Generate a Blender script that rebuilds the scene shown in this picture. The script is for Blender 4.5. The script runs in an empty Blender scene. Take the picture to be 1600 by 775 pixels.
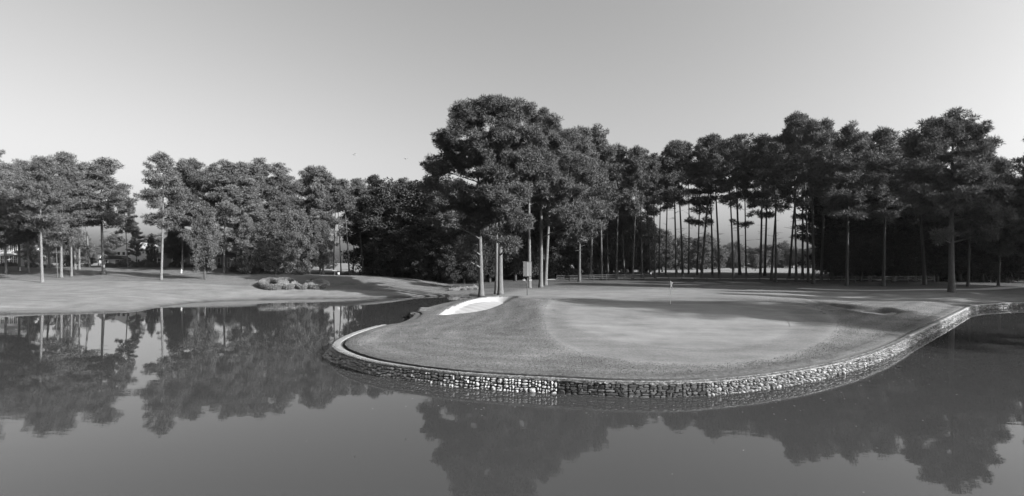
import bpy, math, random
import numpy as np
from mathutils import Vector
PI = math.pi
SC = bpy.context.scene
COL = SC.collection
# ------------------------------------------------------------ camera, sky, sun, exposure
FPX, HZ, CAMH = 800.0, 410.0, 5.0          # focal length and horizon row in pixels of the 1600 wide photograph
cam_d = bpy.data.cameras.new('camera'); cam = bpy.data.objects.new('camera', cam_d); COL.objects.link(cam)
cam.location = (0, 0, CAMH); cam.rotation_euler = (PI/2, 0, 0)
cam_d.sensor_width = 36.0; cam_d.lens = 36.0*FPX/1600; cam_d.shift_y = (HZ-387.5)/1600
cam_d.clip_start = 0.1; cam_d.clip_end = 6000
SC.camera = cam
SUN_AZ, SUN_EL = math.radians(116), math.radians(23.5)     # azimuth clockwise from +Y
world = bpy.data.worlds.new('World'); SC.world = world; world.use_nodes = True
wn = world.node_tree.nodes; wl = world.node_tree.links; wn.clear()
sky = wn.new('ShaderNodeTexSky'); sky.sky_type = 'NISHITA'; sky.sun_disc = False
sky.sun_elevation = SUN_EL; sky.sun_rotation = SUN_AZ; sky.air_density = 1.0; sky.dust_density = 5.5; sky.ozone_density = 1.0
sep = wn.new('ShaderNodeSeparateColor'); wl.new(sky.outputs[0], sep.inputs[0])
m1 = wn.new('ShaderNodeMath'); m1.operation = 'MULTIPLY'; m1.inputs[1].default_value = 0.92; wl.new(sep.outputs[0], m1.inputs[0])
m2 = wn.new('ShaderNodeMath'); m2.operation = 'MULTIPLY_ADD'; m2.inputs[1].default_value = 0.08; wl.new(sep.outputs[1], m2.inputs[0]); wl.new(m1.outputs[0], m2.inputs[2])
bg = wn.new('ShaderNodeBackground'); bg.inputs['Strength'].default_value = 0.088
wl.new(m2.outputs[0], bg.inputs['Color'])
wo = wn.new('ShaderNodeOutputWorld'); wl.new(bg.outputs[0], wo.inputs[0])
sd = bpy.data.lights.new('sun', 'SUN'); sd.energy = 5.0; sd.angle = math.radians(0.5); sd.color = (1, 1, 1)
sun = bpy.data.objects.new('sun', sd); COL.objects.link(sun)
sdir = Vector((math.sin(SUN_AZ)*math.cos(SUN_EL), math.cos(SUN_AZ)*math.cos(SUN_EL), math.sin(SUN_EL)))
sun.rotation_euler = sdir.to_track_quat('Z', 'Y').to_euler(); sun.location = (60, -10, 60)
SC.view_settings.view_transform = 'Standard'; SC.view_settings.look = 'None'
SC.view_settings.gamma = 1; SC.view_settings.exposure = 2.06
try: SC.view_settings.use_curve_mapping = False
except Exception: pass
SC.cycles.max_bounces = 6; SC.cycles.transparent_max_bounces = 8

rng = np.random.default_rng(7)
random.seed(7)

# ------------------------------------------------------------ helpers
def mesh(name, v, f, m=None, smooth=False):
    me = bpy.data.meshes.new(name)
    v = np.asarray(v, dtype=np.float32)
    if isinstance(f, np.ndarray):
        n, k = f.shape
        me.vertices.add(len(v)); me.vertices.foreach_set('co', v.ravel())
        me.loops.add(n*k); me.loops.foreach_set('vertex_index', f.astype(np.int32).ravel())
        me.polygons.add(n); me.polygons.foreach_set('loop_start', np.arange(0, n*k, k, dtype=np.int32))
        me.update(calc_edges=True)
    else:
        me.from_pydata([tuple(map(float, p)) for p in v], [], f); me.update()
    if m: me.materials.append(m)
    if smooth: me.polygons.foreach_set('use_smooth', [True]*len(me.polygons))
    return me
def link(name, me, parent=None, loc=None):
    o = bpy.data.objects.new(name, me); COL.objects.link(o)
    if parent: o.parent = parent
    if loc is not None: o.location = loc
    return o
def tag(o, label=None, cat=None, group=None, kind=None):
    if label: o['label'] = label
    if cat: o['category'] = cat
    if group: o['group'] = group
    if kind: o['kind'] = kind
    return o
def empty(name, loc, label, cat, group=None, rz=0, scale=1):
    o = bpy.data.objects.new(name, None); COL.objects.link(o); o.location = loc; o.rotation_euler = (0, 0, rz)
    o.scale = (scale,)*3 if not isinstance(scale, tuple) else scale
    o.empty_display_size = 0.3
    return tag(o, label, cat, group)
class MB:
    """collects shapes into one mesh"""
    def __init__(s): s.v = []; s.f = []
    def add(s, v, f):
        b = len(s.v); s.v += [tuple(p) for p in v]; s.f += [tuple(i+b for i in q) for q in f]; return s
    def box(s, x0, x1, y0, y1, z0, z1):
        return s.add([(x0,y0,z0),(x1,y0,z0),(x1,y1,z0),(x0,y1,z0),(x0,y0,z1),(x1,y0,z1),(x1,y1,z1),(x0,y1,z1)],
                     [(0,3,2,1),(4,5,6,7),(0,1,5,4),(1,2,6,5),(2,3,7,6),(3,0,4,7)])
    def tube(s, pts, rad, n=8, cap=True):
        v, f = tube(pts, rad, n, cap); return s.add(v, f)
    def prism(s, prof, y0, y1):      # profile of (x, z) extruded along y
        n = len(prof); v = [(x, y0, z) for x, z in prof]+[(x, y1, z) for x, z in prof]
        f = [tuple(range(n)), tuple(range(2*n-1, n-1, -1))]+[(i, n+i, n+(i+1) % n, (i+1) % n) for i in range(n)]
        return s.add(v, f)
    def build(s, name, m, parent=None, smooth=False):
        return link(name, mesh(name, s.v, s.f, m, smooth), parent)
def tube(pts, rad, n=8, cap=True):
    pts = [Vector(p) for p in pts]; v = []; f = []
    k = len(pts)
    for i, p in enumerate(pts):
        t = (pts[min(i+1, k-1)]-pts[max(i-1, 0)]).normalized()
        a = t.cross(Vector((0, 0, 1)) if abs(t.z) < .9 else Vector((1, 0, 0))).normalized(); b = t.cross(a)
        for j in range(n):
            an = 2*PI*j/n; v.append(tuple(p+(a*math.cos(an)+b*math.sin(an))*rad[i]))
    for i in range(k-1):
        for j in range(n):
            f.append((i*n+j, i*n+(j+1) % n, (i+1)*n+(j+1) % n, (i+1)*n+j))
    if cap: f.append(tuple(range(n))[::-1]); f.append(tuple(range((k-1)*n, k*n)))
    return v, f

# ------------------------------------------------------------ materials (all grey: the photograph is black and white)
def nn(nt, t, **kw):
    n = nt.nodes.new(t)
    for k, v in kw.items(): setattr(n, k, v)
    return n
def base_mat(name, rough=0.9):
    m = bpy.data.materials.new(name); m.use_nodes = True; nt = m.node_tree
    b = nt.nodes['Principled BSDF']; b.inputs['Roughness'].default_value = rough
    b.inputs['Specular IOR Level'].default_value = 0.25
    return m, nt, b
def mathn(nt, op, a, b=None, c=None, clamp=False):
    n = nn(nt, 'ShaderNodeMath', operation=op); n.use_clamp = clamp
    for i, x in enumerate((a, b, c)):
        if x is None: continue
        if isinstance(x, (int, float)): n.inputs[i].default_value = x
        else: nt.links.new(x, n.inputs[i])
    return n.outputs[0]
def noise(nt, scale, detail=4, rough=0.6, vec=None, stretch=None):
    if vec is None: vec = nn(nt, 'ShaderNodeTexCoord').outputs['Object']
    if stretch:
        mp = nn(nt, 'ShaderNodeMapping'); mp.inputs['Scale'].default_value = stretch; nt.links.new(vec, mp.inputs[0]); vec = mp.outputs[0]
    t = nn(nt, 'ShaderNodeTexNoise'); t.inputs['Scale'].default_value = scale; t.inputs['Detail'].default_value = detail
    t.inputs['Roughness'].default_value = rough; nt.links.new(vec, t.inputs['Vector']); return t.outputs['Fac']
def simple(name, val, var=0.35, scale=6.0, bump=0.0, bscale=None, rough=0.9, stretch=None, island=0.0, spec=0.25, metal=0):
    m, nt, b = base_mat(name, rough)
    b.inputs['Specular IOR Level'].default_value = spec; b.inputs['Metallic'].default_value = metal
    n = noise(nt, scale, stretch=stretch)
    f = mathn(nt, 'MULTIPLY_ADD', mathn(nt, 'SUBTRACT', n, 0.5), 2*var, 1.0)
    if island:
        g = nn(nt, 'ShaderNodeNewGeometry').outputs['Random Per Island']; oi = nn(nt, 'ShaderNodeObjectInfo').outputs['Random']
        r = mathn(nt, 'FRACT', mathn(nt, 'ADD', g, oi))
        f = mathn(nt, 'MULTIPLY', f, mathn(nt, 'MULTIPLY_ADD', r, 2*island, 1-island))
    v = mathn(nt, 'MULTIPLY', f, val, clamp=True)
    cc = nn(nt, 'ShaderNodeCombineColor'); [nt.links.new(v, cc.inputs[i]) for i in range(3)]
    nt.links.new(cc.outputs[0], b.inputs['Base Color'])
    if bump:
        bn = nn(nt, 'ShaderNodeBump'); bn.inputs['Strength'].default_value = 1.0; bn.inputs['Distance'].default_value = bump
        nt.links.new(noise(nt, bscale or scale*3, stretch=stretch), bn.inputs['Height']); nt.links.new(bn.outputs[0], b.inputs['Normal'])
    return m
def leaf_mat(name, val, transl=0.3, var=0.35):
    m = bpy.data.materials.new(name); m.use_nodes = True; nt = m.node_tree; nt.nodes.clear()
    g = nn(nt, 'ShaderNodeNewGeometry').outputs['Random Per Island']; oi = nn(nt, 'ShaderNodeObjectInfo').outputs['Random']
    f = mathn(nt, 'MULTIPLY_ADD', g, 2*var, 1-var); f2 = mathn(nt, 'MULTIPLY_ADD', oi, 0.3, 0.85)
    n = mathn(nt, 'MULTIPLY_ADD', noise(nt, 0.6), 0.9, 0.55)
    v = mathn(nt, 'MULTIPLY', mathn(nt, 'MULTIPLY', mathn(nt, 'MULTIPLY', f, f2), n), val)
    cc = nn(nt, 'ShaderNodeCombineColor'); [nt.links.new(v, cc.inputs[i]) for i in range(3)]
    d = nn(nt, 'ShaderNodeBsdfDiffuse'); t = nn(nt, 'ShaderNodeBsdfTranslucent'); mx = nn(nt, 'ShaderNodeMixShader')
    mx.inputs[0].default_value = transl
    nt.links.new(cc.outputs[0], d.inputs[0]); nt.links.new(cc.outputs[0], t.inputs[0])
    nt.links.new(d.outputs[0], mx.inputs[1]); nt.links.new(t.outputs[0], mx.inputs[2])
    o = nn(nt, 'ShaderNodeOutputMaterial'); nt.links.new(mx.outputs[0], o.inputs[0]); return m
M = dict(
    needle=leaf_mat('pine_needles', 0.06, 0.15, .2), needle_shade=leaf_mat('shaded_wood_foliage', 0.03, 0.1),
    leaf=leaf_mat('broad_leaves', 0.056, 0.15, .25), leaf_pale=leaf_mat('pale_broad_leaves', 0.22, 0.3), hedge=leaf_mat('clipped_hedge_leaves', 0.12, 0.2),
    bark=simple('pine_bark', 0.062, 0.6, 3.0, 0.05, 8.0, stretch=(3, 3, .7)), bark_mid=simple('grey_pine_bark', 0.055, 0.7, 3.0, 0.06, 7.0, stretch=(3, 3, .6)), bark_dark_backlit=simple('dark_and_backlit_bark', 0.035, 0.45, 3.0, 0.03, 9.0, stretch=(3, 3, .7)),  # the darkest bark also carries the shade of backlit pine trunks
    core=simple('wall_backing', 0.035, 0.5, 5), cap=simple('pale_capping', 0.11, 0.5, 9, 0.03, 25),
    stone_pale=simple('lit_pale_rubble_stone', 0.19, 0.4, 9, 0.02, 20, island=0.3), stone_dark=simple('shaded_dark_ledge_stone', 0.033, 0.5, 9, 0.02, 20, island=0.85),  # masonry differs; pale and dark tones also carry the wall's light and shade
    stone_field=simple('fieldstone', 0.12, 0.5, 8, 0.03, 18, island=0.5), soil=simple('soil_edge', 0.02, 0.4, 8),
    sand=simple('bunker_sand', 0.19, 0.08, 3, 0.02, 9), white=simple('white_paint', 0.30, 0.06, 2), glass=simple('window_glass', 0.03, 0.1, 1, rough=0.08, spec=0.6),
    brick=simple('house_brick', 0.09, 0.3, 5), roof=simple('roof_shingle', 0.035, 0.4, 3), roof_pale=simple('pale_roof', 0.13, 0.2, 2),
    dark_metal=simple('dark_metal', 0.03, 0.2, 4, rough=0.5), wood=simple('weathered_wood', 0.06, 0.4, 5, stretch=(4, 4, .5)), wood_pale=simple('pale_weathered_board', 0.16, 0.4, 5, stretch=(4, 4, .5)),
    path=simple('concrete_path', 0.26, 0.25, 1.5), dry=leaf_mat('dry_grass', 0.13, 0.2), blade=leaf_mat('grass_blades', 0.078, 0.2, .7), flag=simple('flag_cloth', 0.4, 0.05, 3),
    cover=simple('drain_cover', 0.02, 0.2, 4))

# ------------------------------------------------------------ the lie of the land
def flat(px, py, z): Y = (CAMH-z)*FPX/(py-HZ); return ((px-800)/FPX*Y, Y)
def atY(px, Y): return ((px-800)/FPX*Y, Y)
CAPZ = 0.57
cap_px = [(640,486.5),(651,489),(641,497),(622,504),(602,506),(588,508.5),(566,514.5),(547,521),(534,527),(525,532),(521,537),(523,543),(532,549),(552,556.5),
 (583,564.5),(622,570.5),(661,575.5),(699,580),(738,583.5),(790,586.8),(841,589.5),(897,592.5),(953,595.4),(1010,596.6),(1067,596),(1124,592.6),
 (1181,587),(1240,578.8),(1285,570.5),(1325,561.5),(1370,548),(1404,533.6),(1427,521),(1455,508),(1484,494.5),(1505,484),(1516,478.5),(1530,475.6),(1569,473),(1600,472.3)]
wallW = [flat(x, y, CAPZ) for x, y in cap_px]
wall_extra = [(60.5, 57.5), (60.5, 52.5)]
left_px = [(-420,500),(-200,497),(-60,493),(0,490.5),(60,489.5),(110,489),(150,487.5),(190,486.5),(215,485),(235,481.5),(262,477),(290,473.5),(320,471),(350,469.6),
 (400,468),(450,467),(510,466.3),(560,465.6),(610,464.6),(650,463.6),(680,462.8)]
leftW = [flat(x, y, 0) for x, y in left_px]
inlet = [(-6.6, 78.0), (-4.6, 75.5), (-4.9, 70.0)]
backW = [flat(x, y, 0.45) for x, y in [(733,463.5),(712,466),(690,470),(665,476),(645,482)]]
right_off = [(54,46), (54,40), (53,32), (54,22), (62,5), (75,-40)]
def smooth_path(P, it=2):
    P = [np.array(p, float) for p in P]
    for _ in range(it):
        Q = [P[0]]
        for a, b in zip(P[:-1], P[1:]): Q += [a*.75+b*.25, a*.25+b*.75]
        P = Q+[P[-1]]
    return np.array(P)
wallP = smooth_path(wallW, 1)
shore = [(-1400, 40), (-160, 42)]+[tuple(p) for p in smooth_path(leftW, 1)]+inlet+backW+[tuple(p) for p in wallP]+wall_extra+right_off+[(75, -1400)]
nleft = 2+len(smooth_path(leftW, 1))+len(inlet)+len(backW)
walled = np.array([(nleft-1 <= i < nleft+len(wallP)+1) for i in range(len(shore)-1)])
land_poly = np.array(shore+[(1500, -1500), (1500, 1500), (-1500, 1500)])
shore = np.array(shore)
def inside(P, poly):
    x, y = P[:, 0], P[:, 1]; r = np.zeros(len(P), bool); n = len(poly)
    for i in range(n):
        x1, y1 = poly[i]; x2, y2 = poly[(i+1) % n]
        c = ((y1 > y) != (y2 > y))
        if not c.any() or y1 == y2: continue
        r ^= c & (x < (x2-x1)*(y-y1)/(y2-y1)+x1)
    return r
def segdist(P, L, closed=False):
    best = np.full(len(P), 1e9); idx = np.zeros(len(P), int); n = len(L)
    for i in range(n if closed else n-1):
        a = L[i]; b = L[(i+1) % n]; ab = b-a; t = np.clip(((P-a)@ab)/max(ab@ab, 1e-9), 0, 1)
        d = np.hypot(P[:, 0]-a[0]-t*ab[0], P[:, 1]-a[1]-t*ab[1]); k = d < best; best[k] = d[k]; idx[k] = i
    return best, idx
def sdf(P, poly):
    d, _ = segdist(P, poly, True); return np.where(inside(P, poly), d, -d)
def ss(x, a, b): t = np.clip((x-a)/(b-a), 0, 1); return t*t*(3-2*t)
def zat(py, Y): return CAMH-(py-HZ)*Y/FPX
ctl = []
def c_(px, Y, z): ctl.append((*atY(px, Y), z))
for px, Y, z in [(-300,60,1.0),(-300,75,2.1),(-300,100,3.9),(0,60,1.15),(0,74,2.1),(0,100,3.9),(100,80,2.2),(200,80,2.1),(300,80,2.0),(400,84,2.1),(500,84,2.2),
  (100,90,2.8),(250,90,2.8),(380,92,2.9),(50,104,3.85),(150,104,3.9),(250,104,3.9),(350,104,3.85),(420,104,3.2),(480,104,2.7),(200,160,4.3),(0,160,4.3),(450,150,3.2),(200,66,1.0),(330,74,1.1),(450,76,.95),(560,79,1.05),
  (560,92,2.65),(540,96,2.6),(600,93,2.45),(640,93,1.8),(670,92,1.2),(700,92,.75),(600,115,1.4),(700,112,1.0),(650,79,.7),(690,82,.5),(560,125,1.8),
  (735,80,.75),(752,76,.9),(782,72,.85),(824,60,1.18),(832,50,1.5),(760,58,.95),(700,42,.72),(690,50,.62),(780,44.5,1.0),(650,40,.6),(720,66,.75),
  (880,52,1.1),(850,34,1.15),(835,42,1.45),(790,33,.9),(1048,48.6,1.05),(1050,32.4,.93),(1050,25.8,.74),(930,27,.92),(870,25,.8),(700,28.7,.72),(620,27,.62),(1200,35.5,1.0),(1150,27,.76),(1240,50,1.15),
  (1265,50,1.2),(1000,60,.95),(1100,60,1.2),(1200,62,.97),(1320,58,.75),(1350,49,1.0),(1420,48,.85),(1400,38,.72),(1300,31,.8),(1290,42,1.05),(1450,52,.85),(1487,67.5,1.15),(1560,64,.75),(1650,70,.9),
  (1300,90,1.06),(1100,88,1.2),(900,88,1.15),(1500,90,1.2),(800,92,1.05),(900,99,1.4),(1100,100,1.4),(1300,98,1.25),(1000,122,2.3),(1200,122,2.25),(850,120,1.6),(1400,115,1.6),(1600,120,1.6),
  (900,200,2.3),(1100,200,2.3),(1300,200,2.3),(1100,300,2.4),(1800,100,1.2),(1600,200,2.2),(600,220,2.6)]: c_(px, Y, z)
for x, y, z in [(60,40,1.0),(70,20,1.0),(70,50,1.1),(90,0,1.2),(120,-60,1.5),(0,400,2.8),(-200,400,4),(250,400,2.5),(-250,150,4.2),(250,100,1.5)]: ctl.append((x, y, z))
ctl = np.array(ctl)
KC = 4.0
def kern(A, B): return np.sqrt((A[:, None, 0]-B[None, :, 0])**2+(A[:, None, 1]-B[None, :, 1])**2+KC*KC)
zmean = ctl[:, 2].mean()
K = kern(ctl, ctl); W = np.linalg.solve(K-np.eye(len(K))*0.9, ctl[:, 2]-zmean)
def rbf(P):
    out = np.empty(len(P))
    for i in range(0, len(P), 40000): out[i:i+40000] = kern(P[i:i+40000], ctl)@W+zmean
    r = np.hypot(P[:, 0], P[:, 1]-60); k = ss(r, 220, 420); return np.clip(out, 0.4, 6)*(1-k)+2.8*k
def PX(L, z=None): return np.array([flat(x, y, z) for x, y in L])
green_out = PX([(850,500),(855,520),(880,538),(930,550),(1000,556.5),(1080,558.5),(1150,556),(1220,547),(1275,532),(1305,515),(1310,500),(1285,485),(1200,475),(1000,468),(890,472),(855,485)], 0.95)
green_in = PX([(885,497),(900,511),(940,524),(1000,532),(1070,536),(1140,534),(1200,524),(1235,510),(1240,497),(1222,484),(1100,476),(980,474),(905,482)], 1.0)
green_out = smooth_path(np.vstack([green_out, green_out[:1]]), 2)[:-1]; green_in = smooth_path(np.vstack([green_in, green_in[:1]]), 2)[:-1]
sandL = smooth_path(PX([(684,489.5),(697,481),(713,472.5),(735,466.6),(770,465.8),(800,466.5),(812,469),(800,476.5),(776,484.8),(745,490),(705,491.8),(684,489.5)], 0.8), 2)[:-1]
sandR = smooth_path(PX([(1340,482),(1365,483),(1390,485),(1404,487.5),(1398,490.8),(1380,491.3),(1355,489),(1338,486),(1340,482)], 0.9), 2)[:-1]
hollowR = smooth_path(PX([(1268,473),(1300,475.5),(1345,480),(1385,482),(1404,486.5),(1385,491.5),(1345,488.5),(1305,482),(1280,477),(1268,473)], 0.95), 2)[:-1]
def height(P, raw=False):
    """ground level at world points, and what grows there"""
    P = np.asarray(P, float); z = rbf(P)
    d, idx = segdist(P, shore); ins = inside(P, land_poly); d = np.where(ins, d, -d)
    isw = walled[idx]
    # left mound beside the bunker and the ridge behind the green
    z = z+0.28*np.exp(-(((P[:, 0]-atY(838, 46)[0])/2.6)**2+((P[:, 1]-46)/4.5)**2))
    z = z+0.22*np.exp(-(((P[:, 0]-atY(832, 37)[0])/1.8)**2+((P[:, 1]-37)/6)**2))-.10*np.exp(-(((P[:, 0]-atY(800, 33)[0])/2.2)**2+((P[:, 1]-33)/5)**2))
    z = z+0.06*np.sin(P[:, 0]*.31+1)*np.sin(P[:, 1]*.27)
    gi = ss(sdf(P, green_out), -.5, 1.5)
    zw = CAPZ+0.03+(z-CAPZ-.03)*ss(d, .4, 4.0)
    zb = 0.10+(z-.10)*ss(d, -.3, 6.0)+0.10*ss(d, -.05, .5)*(1-ss(d, 1, 6))
    zl = np.where(isw, zw, zb)
    sl = sdf(P, sandL); zl = zl-ss(sl, -.05, .9)*(.10+.085*np.clip(P[:, 0]+7.5, 0, 8.5))-.05*ss(sl, -.05, .2); zl = zl+.06*np.exp(-(sl+.5)**2/.3)
    sr = sdf(P, hollowR); zl = zl-0.42*ss(sr, -.3, .7)+.10*np.exp(-(sr+.5)**2/.2)
    if raw: return zl
    under = np.where(isw, -1.2, np.maximum(-1.2, d*.35-.02))
    land = np.where(isw, d > .62, d > 0)
    zz = np.where(land, zl, under)
    return np.where(P[:, 1] < -35, np.maximum(zz, np.minimum(1.5, (-35-P[:, 1])*.2)), zz)
def gz(x, y): return float(height(np.array([[x, y]]), raw=True)[0])
def hit(px, py):
    """the ground point seen at a pixel: marches the camera's ray over the land"""
    Y = np.linspace(18, 260, 2400); X = (px-800)/FPX*Y; zr = CAMH-(py-HZ)/FPX*Y
    h = height(np.stack([X, Y], 1), raw=True); k = np.argmax(zr <= h); return Vector((X[k], Y[k], h[k]))

def axis(parts):
    out = []
    for a, b, s in parts: out += list(np.arange(a, b, s))
    return np.array(out+[parts[-1][1]])
ax = axis([(-1500,-300,200),(-300,-110,10),(-110,-30,.9),(-30,-14,.4),(-14,32,.2),(32,62,.45),(62,120,2),(120,300,12),(300,1500,200)])
ay = axis([(-1500,-100,200),(-100,16,8),(16,20,.5),(20,64,.2),(64,82,.35),(82,130,.8),(130,300,5),(300,1500,150)])
GX, GY = np.meshgrid(ax, ay); P = np.stack([GX.ravel(), GY.ravel()], 1)
Z = height(P)
nx, ny = len(ax), len(ay)
I = np.arange(nx*ny).reshape(ny, nx)
F = np.stack([I[:-1, :-1], I[:-1, 1:], I[1:, 1:], I[1:, :-1]], -1).reshape(-1, 4)
# tone (albedo) and grain of each patch of ground
d0, idx0 = segdist(P, shore)
so, si = sdf(P, green_out), sdf(P, green_in)
tone = np.full(len(P), .20); grain = np.full(len(P), 1.0)
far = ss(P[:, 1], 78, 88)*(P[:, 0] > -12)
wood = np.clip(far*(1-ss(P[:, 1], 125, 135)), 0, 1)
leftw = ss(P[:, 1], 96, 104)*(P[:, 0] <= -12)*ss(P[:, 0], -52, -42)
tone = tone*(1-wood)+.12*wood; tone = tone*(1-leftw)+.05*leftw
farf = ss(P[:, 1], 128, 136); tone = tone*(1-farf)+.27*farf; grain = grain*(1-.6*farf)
fl = (P[:, 0] < -8)*(1-ss(P[:, 1]+.06*P[:, 0], 75.4, 75.8)); tone = np.where(P[:, 0] < -8, tone*(1-fl)+.25*fl, tone); grain = np.where((P[:, 0] < -8) & (P[:, 1] > 50), grain*(1-.6*fl), grain)
b1 = np.exp(-((so-0.0)/.35)**2); inn = ss(so, -.9, .5)
tone = tone*(1-inn)+.225*inn; tone = tone+.055*b1; grain = grain*(1-inn)+.45*inn
ii = ss(si, -.7, .5); tone = tone*(1-ii)+.265*ii; tone = tone+.02*np.exp(-(si/.4)**2); grain = grain*(1-ii)+.12*ii
ap = ss(P[:, 1], 52, 60)*(1-ss(P[:, 1], 70, 78))*(P[:, 0] > -4); tone = tone*(1-ap)+.26*ap; grain = grain*(1-.7*ap)
band = (d0 < 12)*(P[:, 0] > -14)*(P[:, 1] < 56)*ss(-so, 0, 1.5); tone = tone+.022*band*np.sin(d0*2*PI/1.5+.6*np.sin(P[:, 0]*.2))
def spot(px, py, rx, ry, a, th=0):
    x, y = flat(px, py, .9); dx, dy = P[:, 0]-x, P[:, 1]-y; u_, v_ = dx*math.cos(th)+dy*math.sin(th), -dx*math.sin(th)+dy*math.cos(th); return a*np.exp(-(u_/rx)**2-(v_/ry)**2)
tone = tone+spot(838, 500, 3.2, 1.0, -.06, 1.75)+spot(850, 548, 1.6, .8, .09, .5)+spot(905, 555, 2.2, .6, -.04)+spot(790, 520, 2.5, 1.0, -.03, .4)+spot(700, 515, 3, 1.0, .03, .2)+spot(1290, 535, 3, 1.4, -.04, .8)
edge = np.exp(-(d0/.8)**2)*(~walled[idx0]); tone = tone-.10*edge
tone = np.where(Z < 0, .05, tone)
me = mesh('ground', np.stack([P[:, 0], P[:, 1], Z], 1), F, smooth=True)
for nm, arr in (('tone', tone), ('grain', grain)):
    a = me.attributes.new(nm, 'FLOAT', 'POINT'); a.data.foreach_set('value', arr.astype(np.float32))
def turf_mat():
    m, nt, b = base_mat('turf', 1.0); b.inputs['Specular IOR Level'].default_value = 0.05
    at = nn(nt, 'ShaderNodeAttribute', attribute_name='tone').outputs['Fac']; ag = nn(nt, 'ShaderNodeAttribute', attribute_name='grain').outputs['Fac']
    g = noise(nt, 9, 5, .95); g = mathn(nt, 'MULTIPLY_ADD', g, 5.0, -2.5)
    l = noise(nt, .45, 5, .65); l = mathn(nt, 'MULTIPLY_ADD', l, 1.0, -.5)
    s = noise(nt, .5, 4, .6, stretch=(.35, 2.2, 1)); s = mathn(nt, 'MULTIPLY_ADD', s, .7, -.35)
    f = mathn(nt, 'ADD', mathn(nt, 'MULTIPLY_ADD', mathn(nt, 'MULTIPLY', g, ag), .9, 1.0), mathn(nt, 'ADD', l, s))
    v = mathn(nt, 'MAXIMUM', mathn(nt, 'MULTIPLY', mathn(nt, 'MULTIPLY', f, at), .35), .008)
    cc = nn(nt, 'ShaderNodeCombineColor'); [nt.links.new(v, cc.inputs[i]) for i in range(3)]; nt.links.new(cc.outputs[0], b.inputs['Base Color'])
    bn = nn(nt, 'ShaderNodeBump'); bn.inputs['Distance'].default_value = .05; nt.links.new(mathn(nt, 'MULTIPLY', ag, .9), bn.inputs['Strength'])
    nt.links.new(noise(nt, 26, 3, .8), bn.inputs['Height']); nt.links.new(bn.outputs[0], b.inputs['Normal'])
    return m
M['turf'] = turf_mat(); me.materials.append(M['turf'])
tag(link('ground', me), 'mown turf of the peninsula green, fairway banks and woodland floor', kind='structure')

# water
def water_mat():
    m, nt, b = base_mat('pond_water', .0); b.inputs['Base Color'].default_value = (.022,)*3+(1,); b.inputs['IOR'].default_value = 1.33; b.inputs['Specular IOR Level'].default_value = .5
    n1 = noise(nt, .5, 3, .5, stretch=(1, 2.5, 1)); n2 = noise(nt, 3.5, 2, .5, stretch=(1, 2.5, 1))
    h = mathn(nt, 'MULTIPLY_ADD', n1, .0045, mathn(nt, 'MULTIPLY', n2, .0007))
    bn = nn(nt, 'ShaderNodeBump'); bn.inputs['Distance'].default_value = 1.0; big = noise(nt, .05, 2, .5); nt.links.new(mathn(nt, 'MULTIPLY_ADD', big, 2.4, -.75, clamp=True), bn.inputs['Strength'])
    nt.links.new(h, bn.inputs['Height']); nt.links.new(bn.outputs[0], b.inputs['Normal']); return m
wv = [(-1400,-34.9,0),(110,-34.9,0),(110,90,0),(-1400,90,0)]
tag(link('water', mesh('water', wv, [(0,1,2,3)], water_mat())), 'still murky pond mirroring the trees', kind='structure')

# ------------------------------------------------------------ ribbons draped on the ground: cart paths, sand, seam
def drape(name, pts, width, m, label, lift=.055, kind='structure', n=60):
    p = smooth_path(pts, 2); s = np.r_[0, np.cumsum(np.hypot(*np.diff(p, axis=0).T))]; t = np.linspace(0, s[-1], n)
    c = np.stack([np.interp(t, s, p[:, 0]), np.interp(t, s, p[:, 1])], 1); g = np.gradient(c, axis=0); g /= np.hypot(g[:, 0], g[:, 1])[:, None]
    nr = np.stack([-g[:, 1], g[:, 0]], 1); k = np.linspace(-.5, .5, 5); v = []
    for q in k: v.append(c+nr*width*q)
    v = np.stack(v, 1).reshape(-1, 2); z = height(v, raw=True)+lift
    i = np.arange(n*5).reshape(n, 5); f = np.stack([i[:-1, :-1], i[:-1, 1:], i[1:, 1:], i[1:, :-1]], -1).reshape(-1, 4)
    return tag(link(name, mesh(name, np.c_[v, z], f, m, True)), label, kind=kind)
def hp(L): return [tuple(hit(x, y)[:2]) for x, y in L]
drape('cart_path', hp([(1248,451),(1300,453.5),(1400,454.3),(1500,453),(1570,450),(1640,447)]), 2.4, M['path'], 'thin pale cart path curving behind the right bunker')
drape('woodland_path', [atY(850,107),atY(950,107),atY(1050,106),atY(1200,105),atY(1330,104),atY(1480,104)], 3.2, M['path'], 'pale path running behind the dark rail fence', n=50)
drape('turf_seam', hp([(1192,482.5),(1215,491),(1230,499),(1235,511)]), .04, M['wood'], 'fine dark seam across the right of the green', lift=.012)
def sand(name, poly, label):
    x0, y0 = poly.min(0); x1, y1 = poly.max(0); xs = np.arange(x0-.1, x1+.1, .16); ys = np.arange(y0-.1, y1+.1, .16)
    X, Y = np.meshgrid(xs, ys); Q = np.stack([X.ravel(), Y.ravel()], 1); sd_ = sdf(Q, poly); z = height(Q, raw=True)+.045*ss(sd_, .05, .3)-.05*(sd_ < 0.0)
    z += .02*np.sin(Q[:, 0]*5+Q[:, 1]*2)*ss(sd_, .2, .6)
    i = np.arange(len(Q)).reshape(len(ys), len(xs)); f = np.stack([i[:-1, :-1], i[:-1, 1:], i[1:, 1:], i[1:, :-1]], -1).reshape(-1, 4)
    keep = (sd_[f] > -.15).all(1); return tag(link(name, mesh(name, np.c_[Q, z], f[keep], M['sand'], True)), label, kind='structure')
sand('sand_bunker', sandL, 'white sand bunker left of the green below its mound')
sand('sand_bunker', sandR, 'small white sand bunker right of the green')

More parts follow.
